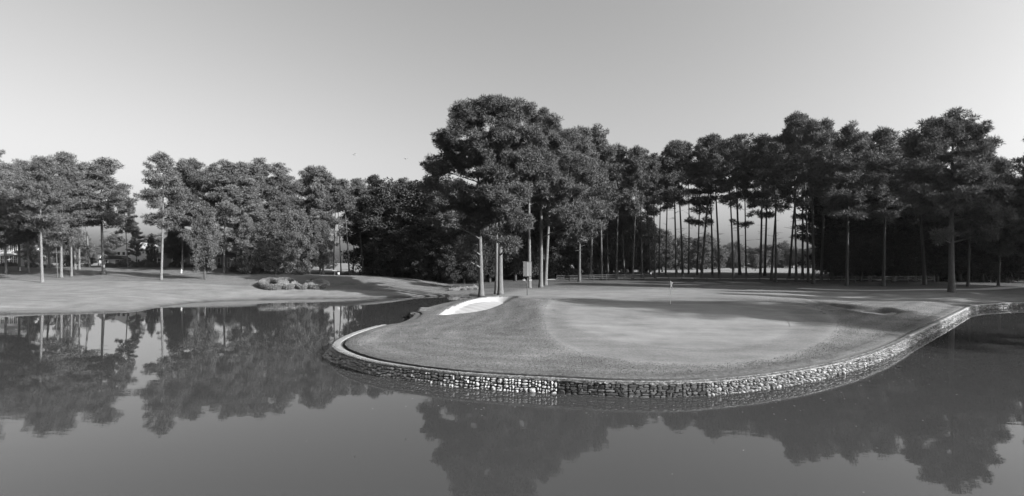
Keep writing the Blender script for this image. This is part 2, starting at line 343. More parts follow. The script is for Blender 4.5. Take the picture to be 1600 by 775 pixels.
# ------------------------------------------------------------ the stone retaining wall
full = np.vstack([wallP, wall_extra]); sl_ = np.r_[0, np.cumsum(np.hypot(*np.diff(full, axis=0).T))]; SLEN = sl_[-1]
def wp(s): return np.array([np.interp(s, sl_, full[:, 0]), np.interp(s, sl_, full[:, 1])])
def wdir(s): a = wp(min(s+.25, SLEN))-wp(max(s-.25, 0)); a /= np.hypot(*a)+1e-9; return a      # land lies to the left of travel
def s_of(px, py=None):
    g = np.linspace(0, SLEN, 900); q = np.array([wp(a) for a in g]); pxs = 800+q[:, 0]/q[:, 1]*FPX; k = g > s_tip; return float(g[k][np.argmin(abs(pxs[k]-px))])
tipi = int(np.argmin(800+full[:, 0]/full[:, 1]*FPX)); s_tip = sl_[tipi]; s_cap0 = float(sl_[np.argmin(np.hypot(*(full-np.array(flat(602, 506, CAPZ))).T))])
def batter(s):  # how far the foot of the wall stands out
    return .05+.42*math.exp(-((s-s_tip)/2.2)**2)
wall = empty('stone_retaining_wall', (*wp(s_tip+6), 0), 'long curving dry stone retaining wall holding the peninsula green above the pond', 'wall')
wo_ = wall.location.copy()
def pt(s, off, z):       # off > 0 is towards the water
    a = wp(s); d_ = wdir(s); return np.array([a[0]+d_[1]*off-wo_.x, a[1]-d_[0]*off-wo_.y, z])
ns = 420; S = np.linspace(0, SLEN, ns); v = []; 
for s in S:
    for off, z in ((batter(s)-.06, -.6), (batter(s)-.06, 0), (-.03, .50), (-.45, .50), (-.45, -.6)): v.append(pt(s, off, z))
f = [(i*5+j, i*5+j+1, (i+1)*5+j+1, (i+1)*5+j) for i in range(ns-1) for j in range(4)]
link('backing', mesh('backing', v, f, M['core']), wall)
# capping: a ragged pale lip from the tip round to the right
S = np.arange(s_cap0, SLEN, .11); v = []
for s in S:
    w = .34 if s < s_tip+3 else .34-.18*min(1, (s-s_tip-3)/5)
    j = rng.normal(0, .014, 6)
    for off, z in ((.0, .44+abs(j[4])*1.6), (.055+j[0], .49+j[5]), (.03+j[1], .555+j[2]*.5), (-w*.5, .575+j[3]*.6), (-w+j[0], .56), (-w, .47)): v.append(pt(s, off, z))
f = [(i*6+j, i*6+j+1, (i+1)*6+j+1, (i+1)*6+j) for i in range(len(S)-1) for j in range(5)]
link('capping', mesh('capping', v, f, M['cap']), wall)
# the turf's dark cut edge behind the capping
S = np.arange(0.3, SLEN-.3, .18); v = []; Q = []
offs = [(-.40, .45), (-.55, .46), (-.57, None), (-.72, None), (-1.15, None), (-1.6, None)]
for s in S:
    for k, (off, z) in enumerate(offs):
        o = off+rng.normal(0, .02)
        if s < s_tip+3: pass
        elif k > 0: o += .16*min(1, (s-s_tip-3)/5)
        p = pt(s, o, 0); Q.append((p[0]+wo_.x, p[1]+wo_.y)); v.append(p)
Q = np.array(Q); zz = height(Q, raw=True); v = np.array(v)
for i in range(len(v)):
    k = i % 6; v[i, 2] = {0: .45, 1: .46, 2: zz[i]-.02, 3: zz[i]+.02, 4: zz[i]+.012, 5: zz[i]-.06}[k]
i = np.arange(len(v)).reshape(-1, 6); f1 = np.stack([i[:-1, :2], i[:-1, 1:3], i[1:, 1:3], i[1:, :2]], -1).reshape(-1, 4); f2 = np.stack([i[:-1, 2:-1], i[:-1, 3:], i[1:, 3:], i[1:, 2:-1]], -1).reshape(-1, 4)
v[:, 0] += wo_.x; v[:, 1] += wo_.y
tag(link('soil_edge', mesh('soil_edge', v, f1, M['soil'])), 'dark cut edge of soil between capping and turf', kind='structure')
me2 = mesh('turf_edge', v, f2, M['turf'], True)
for nm, val in (('tone', .16), ('grain', 1.0)):
    a = me2.attributes.new(nm, 'FLOAT', 'POINT'); a.data.foreach_set('value', np.full(len(v), val, np.float32))
tag(link('turf_edge', me2), 'thick lip of turf along the wall', kind='structure')
# stones
def stone_mesh(k, m, chunky):
    r = random.Random(k); prof = []
    for i in range(8):
        a = 2*PI*(i+.5)/8; c, s = math.cos(a), math.sin(a); q = .5/max(abs(c), abs(s))*(.86 if chunky else .97); q = q*(1.04-.24*r.random()) if chunky else q*(1-.09*r.random())
        if abs(abs(c)-abs(s)) < .45: q *= .9 if chunky else .98
        prof.append((c*q, s*q))
    v = [(x, 0, z) for x, z in prof]+[(x*1.0, -.6-.15*r.random(), z*1.0) for x, z in prof]
    ins = .62 if chunky else .84
    v += [(x*ins+r.uniform(-.05, .05), -1+r.uniform(-.12, .12), z*ins+r.uniform(-.05, .05)) for x, z in prof]+[(r.uniform(-.1, .1), -1.06, r.uniform(-.1, .1))]
    f = [(a*8+i, a*8+(i+1) % 8, (a+1)*8+(i+1) % 8, (a+1)*8+i) for a in range(2) for i in range(8)]+[(16+i, 16+(i+1) % 8, 24) for i in range(8)]
    return v, f
variants = {}
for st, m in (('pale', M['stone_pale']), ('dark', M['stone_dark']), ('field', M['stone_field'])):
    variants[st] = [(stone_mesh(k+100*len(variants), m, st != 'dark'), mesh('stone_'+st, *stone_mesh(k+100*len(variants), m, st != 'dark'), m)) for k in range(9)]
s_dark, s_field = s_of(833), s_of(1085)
cells = []
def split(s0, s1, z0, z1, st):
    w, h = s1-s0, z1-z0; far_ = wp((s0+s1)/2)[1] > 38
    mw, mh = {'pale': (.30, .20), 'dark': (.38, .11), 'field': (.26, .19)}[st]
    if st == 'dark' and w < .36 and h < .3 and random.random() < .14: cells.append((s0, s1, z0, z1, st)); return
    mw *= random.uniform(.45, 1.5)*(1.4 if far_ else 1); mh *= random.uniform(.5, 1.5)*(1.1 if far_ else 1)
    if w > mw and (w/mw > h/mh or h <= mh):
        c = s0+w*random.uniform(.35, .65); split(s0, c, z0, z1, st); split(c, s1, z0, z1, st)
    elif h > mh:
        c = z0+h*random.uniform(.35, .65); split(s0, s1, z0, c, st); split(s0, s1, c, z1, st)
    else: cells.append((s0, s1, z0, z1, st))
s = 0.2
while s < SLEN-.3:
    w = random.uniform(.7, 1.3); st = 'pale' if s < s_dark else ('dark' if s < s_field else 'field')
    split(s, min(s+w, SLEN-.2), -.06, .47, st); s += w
def cell_tf(c):
    s0, s1, z0, z1, st = c; sm = (s0+s1)/2; zm = (z0+z1)/2; b = batter(sm)*(1-zm/.5)
    dep = random.uniform(.05, .12) if st != 'dark' else random.uniform(.03, .07)
    p = pt(sm, b-.07, zm); d_ = wdir(sm); ang = math.atan2(d_[1], d_[0])
    return p, ang, (max(.03, s1-s0-.006), dep+.05, max(.02, z1-z0-.006))
def seen(c):
    sm = (c[0]+c[1])/2; q = wp(sm); d_ = wdir(sm); nrm = np.array([d_[1], -d_[0]]); f_ = -(nrm@q)/np.hypot(*q)
    if q[0]/q[1] > 1.02: return 0
    return max(0, f_)*(c[1]-c[0])*(c[3]-c[2])/q[1]**2
cells.sort(key=lambda c: -seen(c))
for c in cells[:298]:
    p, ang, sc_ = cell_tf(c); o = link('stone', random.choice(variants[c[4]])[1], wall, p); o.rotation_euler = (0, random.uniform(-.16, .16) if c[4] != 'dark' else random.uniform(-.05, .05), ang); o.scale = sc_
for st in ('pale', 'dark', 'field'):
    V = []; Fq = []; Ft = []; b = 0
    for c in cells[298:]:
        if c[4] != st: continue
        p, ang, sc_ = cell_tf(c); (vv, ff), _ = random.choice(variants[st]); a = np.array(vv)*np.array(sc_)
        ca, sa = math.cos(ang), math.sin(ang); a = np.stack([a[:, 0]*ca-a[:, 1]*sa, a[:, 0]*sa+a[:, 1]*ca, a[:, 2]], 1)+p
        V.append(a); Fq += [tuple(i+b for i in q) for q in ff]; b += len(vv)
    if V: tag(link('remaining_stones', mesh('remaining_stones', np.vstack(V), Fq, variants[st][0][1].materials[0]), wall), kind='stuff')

# ------------------------------------------------------------ grass tufts
def blades(pos, z, L, w, m, name, label, hang=None):
    n = len(pos); a = rng.uniform(0, 2*PI, n); t = np.stack([rng.normal(0, .5, n), rng.normal(0, .5, n), np.abs(rng.normal(1, .25, n))], 1)
    if hang is not None: t = np.c_[hang*.8+rng.normal(0, .35, (n, 2)), rng.uniform(-.9, .5, n)]
    t /= np.linalg.norm(t, axis=1)[:, None]; L = L*rng.uniform(.5, 1.4, n)[:, None]
    sd_ = np.stack([np.cos(a), np.sin(a), np.zeros(n)], 1)*w; p = np.c_[pos, z]
    V = np.stack([p-sd_, p+sd_, p+t*L], 1).reshape(-1, 3); return tag(link(name, mesh(name, V, np.arange(3*n).reshape(-1, 3), m)), label, 'grass' if label else None, kind='stuff')
n = 230000; Q = np.stack([rng.uniform(-11, 45, n), rng.uniform(18, 50, n)], 1)
dq, iq = segdist(Q, shore); ok = inside(Q, land_poly) & (dq > .75) & (sdf(Q, green_out) < 0) & (sdf(Q, sandL) < -.1) & (sdf(Q, hollowR) < 0) & (np.abs(Q[:, 0]/Q[:, 1]) < 1.03)
ok &= rng.uniform(0, 1, n) < np.clip(1.5-Q[:, 1]/36, .12, 1); Q = Q[ok]
blades(Q, height(Q, raw=True)-.01, .055, .016, M['blade'], 'rough_grass', 'short coarse grass covering the peninsula around the green')
S = rng.uniform(s_tip, s_of(1420), 22000); Q = []; H = []
for s in S: p = pt(s, rng.uniform(-.12, .06), 0); Q.append(p[:2]+np.array(wo_[:2])); d_ = wdir(s); H.append((d_[1], -d_[0]))
blades(np.array(Q), np.full(len(Q), .56), .08, .012, M['dry'], 'dry_grass_fringe', 'pale dry grass hanging over the top of the stone wall', hang=np.array(H))

# ------------------------------------------------------------ trees
def leaves(C, R, cnt, L, w, r, outward=.9, up=.25):
    C = np.repeat(C, cnt, 0); R = np.repeat(R, cnt, 0); n = len(C)
    d_ = r.normal(0, 1, (n, 3)); d_ /= np.linalg.norm(d_, axis=1)[:, None]
    p = C+d_*R*(r.uniform(0, 1, n)[:, None]**.45)
    t = d_*outward+r.normal(0, .55, (n, 3)); t[:, 2] += up; t /= np.linalg.norm(t, axis=1)[:, None]
    s_ = np.cross(t, r.normal(0, 1, (n, 3))); s_ /= np.linalg.norm(s_, axis=1)[:, None]+1e-9
    LL = L*r.uniform(.6, 1.3, n)[:, None]; ww = w*r.uniform(.6, 1.3, n)[:, None]
    return np.stack([p-s_*ww, p+s_*ww, p+t*LL], 1).reshape(-1, 3)
def prof(u): return (1-u)**.5*(.45+.55*np.minimum(1, u*2.6+.15))
def pine_geo(seed, H=20, cb=.45, R=4.0, nb=46, trunk_r=.24, lean=0, cnt=130, L=.40, w=.048, sparse=1.0, low=0, lobes=None, curve=.25, crad=.72):
    r = np.random.default_rng(seed); rr = random.Random(seed)
    ph = rr.uniform(0, 6); k = 10
    def tp(t): return np.array([lean*t*H*.1+curve*math.sin(ph+t*3.0)*t, curve*.7*math.cos(ph+t*2.3)*t, t*H])
    def tr(t): return trunk_r*(1-.82*t)*(1+.45*math.exp(-t*38))
    ts = [0, .012, .04, .1]+list(np.linspace(.2, .97, 8))
    tv = tube([tp(t) for t in ts], [tr(t) for t in ts], 9)
    LB = MB(); C = []; Rr = []
    for i in range(nb):
        u = (i+rr.random())/nb; t = cb+(1-cb)*u*.99
        if u < .42 and rr.random() > sparse: continue
        a = i*2.399+rr.uniform(-.5, .5); Lb = R*prof(u)*(rr.uniform(.5, 1.18) if i % 5 else rr.uniform(1.0, 1.32)); el = math.radians(rr.uniform(0, 22)+38*u*u)
        p0 = tp(t); d_ = np.array([math.cos(a)*math.cos(el), math.sin(a)*math.cos(el), math.sin(el)])
        droop = rr.uniform(-.04, .10)*Lb
        mid = p0+d_*Lb*.5+np.array([0, 0, droop]); end = p0+d_*Lb+np.array([rr.uniform(-.3, .3), rr.uniform(-.3, .3), droop*.3])
        br = max(.025, tr(t)*.33); LB.tube([p0, mid, end], [br, br*.65, .015], 4, False)
        ns_ = max(2, int(Lb*1.5)+1)
        for q in np.linspace(.42 if Lb > 1.5 else .2, 1, ns_):
            side = np.array([-d_[1], d_[0], 0])*rr.uniform(-.34, .34)*Lb*q; c = (p0+(mid-p0)*q*2 if q < .5 else mid+(end-mid)*(q*2-1))+side
            c[2] += rr.uniform(-.1, .45); s_ = crad*rr.uniform(.65, 1.3); C.append(c); Rr.append((s_, s_, s_*.62))
            if abs(side[0])+abs(side[1]) > .5: LB.tube([p0+(c-p0)*.45, c], [.03, .012], 3, False)
    if lobes:            # extra foliage masses on their own long limbs: (dx, dy, z, radius)
        for (dx, dy, z, R_) in lobes:
            t = max(.1, min(.93, (z-.35*math.hypot(dx, dy))/H)); p0 = tp(t); c0 = np.array([dx, dy, z]); mid = (p0+c0)/2+np.array([0, 0, -.05*R_])
            LB.tube([p0, mid, c0], [max(.05, tr(t)*.5), .06, .03], 5, False)
            for _ in range(max(4, int(R_*R_*9*sparse))):
                d_ = r.normal(0, 1, 3); d_ /= np.linalg.norm(d_); c = c0+d_*np.array([R_, R_, R_*.75])*r.uniform(.35, 1); s_ = crad*r.uniform(.65, 1.3); C.append(c); Rr.append((s_, s_, s_*.62))
                if r.uniform() < .5: LB.tube([mid+(c0-mid)*r.uniform(0, 1), c], [.035, .012], 3, False)
    for i in range(3 if H > 21 else 6):   # bare dead stubs below the crown
        t = cb*rr.uniform(.55, 1.0); a = rr.uniform(0, 6.28); Lb = rr.uniform(.4, 1.5); p0 = tp(t); LB.tube([p0, p0+np.array([math.cos(a)*Lb, math.sin(a)*Lb, rr.uniform(-.2, .4)])], [.035, .012], 3, False)
    V = leaves(np.array(C), np.array(Rr), cnt, L, w, r)
    return tv, (LB.v, LB.f), V
def tree_obj(geo, bark, leafm, tname='pine_tree'):
    tv, lb, V = geo
    n_ = len(tv[0]); return (mesh('trunk', list(tv[0])+list(lb[0]), list(tv[1])+[tuple(i+n_ for i in q) for q in lb[1]], bark, True), mesh('crown', V, np.arange(len(V)).reshape(-1, 3), leafm))
def oak_geo(seed, H=15, R=5, cnt=110, L=.30, w=.11, low=.12, nl=46):
    r = np.random.default_rng(seed); C = []; Rr = []; LB = MB(); tr = .28
    ts = np.linspace(0, .75, 7); tv = tube([np.array([.3*math.sin(seed+t*3)*t, .3*math.cos(seed+2*t)*t, t*H]) for t in ts], [tr*(1-.8*t)*(1+.4*math.exp(-t*30)) for t in ts], 8)
    for i in range(nl):
        u = (i+.5)/nl; z = H*(low+(1-low)*u*.95); rad = R*(math.sin(PI*min(1, (u*.86+.14)))**.6)*r.uniform(.55, 1.05); a = i*2.399
        c0 = np.array([math.cos(a)*rad*.8, math.sin(a)*rad*.8, z]); LB.tube([(0, 0, max(.5, z-rad*.7)), c0*np.array([.5, .5, .97]), c0], [.1, .06, .02], 4, False)
        for _ in range(5):
            d_ = r.normal(0, 1, 3); s_ = r.uniform(.55, 1.15); C.append(c0+d_*np.array([.9, .9, .7])); Rr.append((s_, s_, s_*.75))
    return tv, (LB.v, LB.f), leaves(np.array(C), np.array(Rr), cnt, L, w, r, .6, .1)
PROTO = {}
for k, (H, cb, R, nb, lean, sp, crad) in enumerate([(20,.40,4.4,56,.0,.85,.56),(20,.36,4.8,62,.3,.85,.58),(20,.45,4.1,50,-.3,.8,.55),(20,.54,3.5,40,.2,.75,.52),(20,.24,5.0,76,-.15,1,.62),(20,.43,4.5,54,.45,.8,.56)]):
    PROTO['p%d' % k] = tree_obj(pine_geo(10+k, H, cb, R, nb, .20, lean, 115, sparse=sp, crad=crad), M['bark'], M['needle'])
for k, (R, low) in enumerate([(4.6,.10),(5.4,.05),(4.0,.2)]):
    PROTO['o%d' % k] = tree_obj(oak_geo(30+k, 15, R, low=low), M['bark_dark_backlit'], M['leaf'])
PROTO['t3'] = tree_obj(pine_geo(53, 20, .64, 2.9, 28, .15, .2, 110, sparse=.6, crad=.5), M['bark_dark_backlit'], M['needle'])
PROTO['t4'] = tree_obj(pine_geo(54, 20, .30, 2.7, 52, .14, -.1, 105, sparse=.3, crad=.46), M['bark_dark_backlit'], M['needle'])
tall = pine_geo(50, 20, .50, 3.3, 38, .15, .1, 110, sparse=.28, crad=.54); PROTO['t0'] = tree_obj(tall, M['bark_dark_backlit'], M['needle'])
PROTO['t1'] = tree_obj(pine_geo(51, 20, .48, 3.1, 36, .14, -.3, 110, sparse=.25, crad=.52), M['bark_dark_backlit'], M['needle'])
PROTO['t2'] = tree_obj(pine_geo(52, 20, .50, 3.6, 40, .17, .4, 110, sparse=.3, crad=.56), M['bark_dark_backlit'], M['needle'])
PROTO.update({'q'+k[1]: (PROTO[k][0].copy(), PROTO[k][1]) for k in list(PROTO) if k[0] == 'p'})
for k in PROTO:
    if k[0] == 'q':
        for q in PROTO[k][:1]: q.materials[0] = M['bark_dark_backlit']  # backlit trunks: their shade is put into a darker bark colour
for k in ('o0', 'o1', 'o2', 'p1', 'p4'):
    c_m = PROTO[k][1].copy(); c_m.materials[0] = M['needle_shade']; PROTO[('d' if k[0] == 'o' else 'e')+k[1]] = (PROTO[{'o': k, 'p': 'q'+k[1]}[k[0]]][0], c_m)  # crowns of the shaded woods, the shade put into darker foliage
PH = {k: (15 if k[0] in 'od' else 20) for k in PROTO}
def place(kind, px, Y, top, label, group=None, rz=None, wide=1.0, name=None, meshes=None, H0=None, xy=None):
    X, Y = xy if xy else atY(px, Y); z = gz(X, Y)-.08; H = (HZ-top)*Y/FPX+CAMH-z; h0 = H0 or PH[kind]; s_ = H/h0
    o = empty(name or ('broadleaf_tree' if kind[0] in 'od' else 'pine_tree'), (X, Y, z), label, 'tree', group, random.uniform(0, 6.28) if rz is None else rz, (s_*wide, s_*wide, s_))
    if kind[0] in 'pqt' : o.rotation_euler.x, o.rotation_euler.y = random.uniform(-.035, .035), random.uniform(-.035, .035)
    for nm, me_ in zip(('trunk', 'crown'), meshes or PROTO[kind]): link(nm, me_, o)
    return o
# --- left bank, front row
for kind, px, Y, top, wide, rz, label in [
  ('p1', -22, 80, 236, 1.0, 1.0, 'dark pine cut off by the left edge of the picture'),
  ('p0', 66, 76, 250, 1.05, .4, 'tall pine with thick pale trunk nearest the left end of the pond bank'),
  ('t1', 90, 85, 318, .9, 2.0, 'short thin pine just right of the thick pale leftmost trunk'),
  ('p4', 96, 85, 243, .95, 3.0, 'leaning pine behind the leftmost thick trunk with a high rounded top'),
  ('p3', 112, 87, 275, .9, 1.2, 'slender straight pine beside a tight pair of trunks on the left bank'),
  ('p2', 118, 100, 262, 1.0, .2, 'back trunk of the tight cluster of pale pines on the left bank'),
  ('p5', 124, 100, 262, .9, 0.1, 'pale pine leaning right out of the cluster on the left bank'),
  ('p0', 162, 90, 252, 1.3, 0, 'broad crowned pine with straight white trunk left of the white gabled house'),
  ('p0', 252, 82, 244, .95, 2.2, 'narrow upright pine standing apart to the right of the sky gap'),
  ('p4', 310, 96, 255, .95, 5.2, 'pine leaning left with thick pale trunk in front of the brick house'),
  ('o2', 320, 83, 322, .62, 1.0, 'small leafy tree with bent grey trunk between two pines on the left bank'),
  ('p2', 350, 95, 256, 1.15, 4.0, 'pale trunked pine at the right end of the house gardens'),
]: place(kind, px, Y, top, label, rz=rz, wide=wide)
# --- left, second row and hedge of broadleaf trees
for kind, px, Y, top, wide, label in [
  ('p4', 30, 96, 256, 1, 'pine with foliage low over the white house at the far left'), ('p5', 78, 104, 252, .9, 'pine in the back row above the leftmost trunks'), ('p2', 140, 108, 262, 1, 'back row pine between the trunk cluster and the white trunk'),
  ('p4', 10, 90, 262, 1.1, 'full pine in front of the far left white house roof'), ('p4', 214, 112, 348, .8, 'low bushy pine over the roof of the white gabled house'), ('p5', 200, 106, 292, .7, 'slender back row pine right of the broad crowned pine'), ('p1', 45, 92, 268, 1.0, 'pine filling the back row left of the thick trunk'), ('o0', 52, 118, 360, .9, 'dark round tree between the far left house and the trunk cluster'), ('o1', 105, 122, 350, .9, 'dark broadleaf tree filling the gap behind the trunk cluster'), ('o0', 138, 118, 372, .7, 'small dark broadleaf tree left of the white gabled house'),
  ('p5', 285, 98, 258, .9, 'dense pine just right of the narrow upright pine'), ('o2', 277, 106, 345, .9, 'dark broadleaf tree over the steep roof of the brick house'), ('o1', 236, 112, 368, .5, 'small dark tree between the white house and brick house'), ('p1', 332, 104, 262, .95, 'full pine behind the bent grey trunk'),
  ('p4', 378, 97, 260, 1.0, 'dense pine at the left end of the thick tree belt'), ('p1', 410, 99, 254, 1.05, 'highest rounded pine in the thick tree belt left of centre'), ('p4', 445, 100, 262, 1.0, 'bushy pine in the middle of the thick tree belt'), ('p0', 478, 104, 264, 1.0, 'pine above the clipped hedges of the far bank'),
  ('p1', 505, 102, 268, .95, 'rounded pine right of the one above the clipped hedges'), ('o1', 390, 93, 345, .9, 'leafy broadleaf tree touching the lawn left of the clipped hedges'), ('o0', 430, 94, 335, .9, 'leafy broadleaf tree directly behind the clipped hedges'), ('o1', 466, 96, 330, .9, 'tall leafy broadleaf tree right of the clipped hedges'),
  ('o2', 500, 98, 345, .8, 'loose broadleaf tree beside the group of bare trunks on the far bank'),
  ('t0', 521, 102, 285, 1.1, 'straight dark trunked pine at the left of the bright gap'), ('t1', 533, 104, 292, 1.1, 'leaning dark trunked pine in the bright gap'), ('t2', 546, 103, 284, 1.1, 'stout dark trunked pine in the bright gap'), ('t0', 552, 108, 300, 1.0, 'thin dark trunked pine beside the stout one in the bright gap'), ('t2', 568, 104, 282, 1.2, 'dark pine closing the right side of the bright gap')]:
    place(kind, px, Y, top, label, wide=wide)
# --- the dark wood behind the inlet
k = 0
for px, Y, top, kind in [(585,108,280,'p4'),(606,106,287,'o1'),(628,108,284,'p1'),(650,106,290,'o0'),(672,104,285,'p4'),(695,103,280,'o1'),(716,104,285,'p4'),(600,116,300,'o0'),(640,118,296,'o1'),(665,117,300,'o0'),(690,116,305,'o1'),(715,115,300,'o0'),(745,112,300,'o1'),(775,114,290,'o0'),
                         (590,126,300,'o1'),(625,128,300,'o0'),(735,124,300,'o1'),(800,120,290,'o1'),(612,103,345,'o2'),(645,101,352,'o2'),(685,99,355,'o2'),(725,98,360,'o2'),(765,102,350,'o2'),(805,106,340,'o2'),(660,99,372,'o0'),(708,97,375,'o0'),(745,99,372,'o0'),(840,112,320,'o1'),(870,116,310,'o0')]:
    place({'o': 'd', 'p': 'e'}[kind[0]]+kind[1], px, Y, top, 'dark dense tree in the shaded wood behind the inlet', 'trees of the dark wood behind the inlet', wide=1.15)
# --- the big central group
def hero(seed, px, Y, top, label, lobes, rz=0, **kw):
    X, _ = atY(px, Y); z = gz(X, Y)-.08; H = (HZ-top)*Y/FPX+CAMH-z
    lob = [((lx-px)*(Y+dy)/FPX+(dy*(px-800)/FPX), dy, (HZ-ly)*(Y+dy)/FPX+CAMH-z, R_) for lx, ly, dy, R_ in lobes]
    return place('x', px, Y, top, label, rz=rz, meshes=tree_obj(pine_geo(seed, H=H, lobes=lob, **kw), M['bark_mid'], M['needle']), H0=H)
hero(61, 752, 73, 192, 'left leaning trunk of the great central pines, its boughs over the inlet wood',
     [(684,262,1,2.3),(672,290,0,1.6),(700,220,0,2.2),(715,330,-1,2.3),(700,350,0,1.7),(727,380,-4,1.5),(705,345,-5,1.8),(690,318,-4,1.7),(722,400,-4,1.1),(722,300,-4,2.0),(690,310,1,2.0),(722,190,1,2.0),(745,250,-2,2.3),(765,340,-3,2.1),(712,250,2,2.4)], cb=.35, R=4.6, nb=44, trunk_r=.37, lean=-.15, cnt=130, crad=.62)
hero(62, 782, 70, 157, 'tallest pine of the picture with a lit trunk behind the left bunker',
     [(735,178,0,2.4),(765,168,0,2.2),(810,172,0,2.4),(790,210,-2,2.6),(750,225,-2,2.5),(830,215,-1,2.5),(775,270,-3,2.4),(810,300,-2,2.3),(800,345,-3,2.0),(797,380,-4,1.6),(770,365,-4,1.3),(812,345,-4,1.7),(815,250,-3,2.4),(760,300,-3,2.0),(845,250,0,2.2),(790,320,-4,2.0),(712,205,0,1.8)], cb=.42, R=4.6, nb=52, trunk_r=.37, lean=-.05, cnt=130, crad=.62)
hero(63, 776, 73, 210, 'dark stem close behind the lit trunk of the tallest pine', [(770,240,1,2.0),(800,240,2,2.0)], cb=.6, R=3.2, nb=26, trunk_r=.3, lean=.05, cnt=110)
hero(64, 827, 80, 178, 'straight pine rising right behind the slatted box on its post', [(850,190,0,2.4),(865,225,0,2.5),(835,240,0,2.4),(855,270,-1,2.2)], cb=.5, R=4.4, nb=40, trunk_r=.3, lean=.05, cnt=130, crad=.62)
hero(65, 845, 82, 188, 'slim lit pine just right of the slatted box', [(880,215,0,2.6),(895,255,0,2.5),(870,290,-2,2.5),(895,300,-2,2.2),(845,300,-2,2.0),(880,335,-4,2.0),(905,330,-3,1.7),(862,345,-3,1.3),(895,350,-3,1.3)], cb=.45, R=4.6, nb=44, trunk_r=.33, lean=.1, cnt=130, crad=.62)
hero(66, 852, 88, 200, 'leaning lit pine beside the slim lit pine at the green', [(905,230,1,2.6),(890,260,1,2.6),(915,270,0,2.2)], cb=.5, R=4.4, nb=38, trunk_r=.33, lean=.45, cnt=130, crad=.62)
# --- central stand of tall thin pines
row = [(905,98,205,'q4',1.1),(922,104,206,'q1',1.0),(940,103,222,'t2',1.35),(950,112,232,'q0',.9),(963,106,234,'q2',.95),(976,112,240,'t0',1.2),(988,104,236,'q2',.95),(1003,108,238,'t2',1.3),(1016,112,240,'t1',1.3),(1023,106,246,'t0',1.2),(1030,116,250,'t2',1.0),
 (1040,118,238,'t1',1.2),(1057,108,228,'t0',1.45),(1067,112,226,'t2',1.3),(1076,120,230,'t1',1.2),(1089,118,222,'t0',1.2),(1096,108,218,'t2',1.4),(1113,112,219,'t0',1.4),(1124,108,222,'t2',1.35),(1146,106,224,'t1',1.35),(1156,120,214,'t2',1.5),(1166,112,228,'t0',1.2),
 (1188,108,222,'t2',1.35),(1205,102,220,'q2',1.0),(1195,116,218,'t0',1.5),(1212,98,230,'t2',1.2),(1233,106,188,'t2',1.1),(1244,100,184,'q2',.85),(1254,104,186,'t0',1.2),(1263,98,190,'t2',1.1),(1271,92,194,'q3',1.0),(1283,100,196,'q2',.9)]
row = [q[:3]+(({'t1': 't3', 't0': 't4'}.get(q[3], q[3]) if i % 2 else q[3]),)+q[4:] for i, q in enumerate(row)]
for px, Y, top, kind, wide in row:
    ON = ['first', 'second', 'third', 'fourth', 'fifth', 'sixth', 'seventh', 'eighth', 'ninth', 'tenth', 'eleventh', 'twelfth', 'thirteenth', 'fourteenth', 'fifteenth', 'sixteenth', 'seventeenth', 'eighteenth', 'nineteenth', 'twentieth', 'twenty first', 'twenty second']
    side = 'left' if px < 1047 else 'right'; rank = sum(1 for q in row if (px <= q[0] < 1047) or (1047 < q[0] <= px))-1
    look = {'t3': 'pine with small high crown', 't4': 'pine with sparse lower boughs', 't0': 'slim dark pine', 't1': 'slender leaning pine', 't2': 'flat crowned pine', 'q0': 'fuller dark pine', 'q1': 'broad crowned dark pine', 'q2': 'high crowned dark pine', 'q3': 'narrow dark pine', 'q4': 'bushy dark pine'}[kind]
    place(kind, px, Y, top, '%s, %s trunk %s of the flagstick in the thin stand' % (look, ON[rank], side), 'thin pines of the central stand', wide=wide*(.82 if kind[0] == 't' else .9))
for px, Y, top, kind in [(930,124,300,'o0'),(955,128,310,'o1'),(985,130,330,'o0'),(1010,134,345,'o1'),(900,118,290,'o1'),(1035,140,360,'o2')]:
    place(kind, px, Y, top, 'leafy understorey tree behind the left of the thin pine stand', 'understorey trees behind the thin pines', wide=1.1)
# --- right side
for kind, px, Y, top, wide, label in [
  ('q5', 1323, 87, 206, .95, 'straight pine right of the thin stand, trunk rising from the shaded lawn'), ('q0', 1380, 86, 204, .95, 'pine with an airy umbrella top right of centre'), ('q2', 1445, 88, 225, 1.2, 'straight trunked pine left of the great right hand pine'),
  ('q1', 1512, 84, 240, .9, 'pine just behind and right of the great right hand pine'), ('q4', 1560, 86, 254, .9, 'lit pine near the right edge of the picture'), ('q4', 1608, 92, 274, 1, 'pine cut by the right edge of the picture')]:
    place(kind, px, Y, top, label, wide=wide)
hero(70, 1487, 67.5, 180, 'great broad pine alone on the right lawn nearest the pond wall',
     [(1445,225,0,2.6),(1465,200,0,2.2),(1510,205,0,2.3),(1530,235,0,2.4),(1545,262,0,1.8),(1440,265,0,2.6),(1520,275,-1,2.6),(1500,310,-1,2.3),(1540,330,-1,2.2),(1560,345,0,1.7),(1535,365,-1,1.7),(1470,320,-1,2.0),(1470,370,-1,1.3),(1555,300,0,1.8),(1430,300,0,2.0)], cb=.42, R=5.0, nb=50, trunk_r=.37, lean=0, cnt=130, crad=.62)
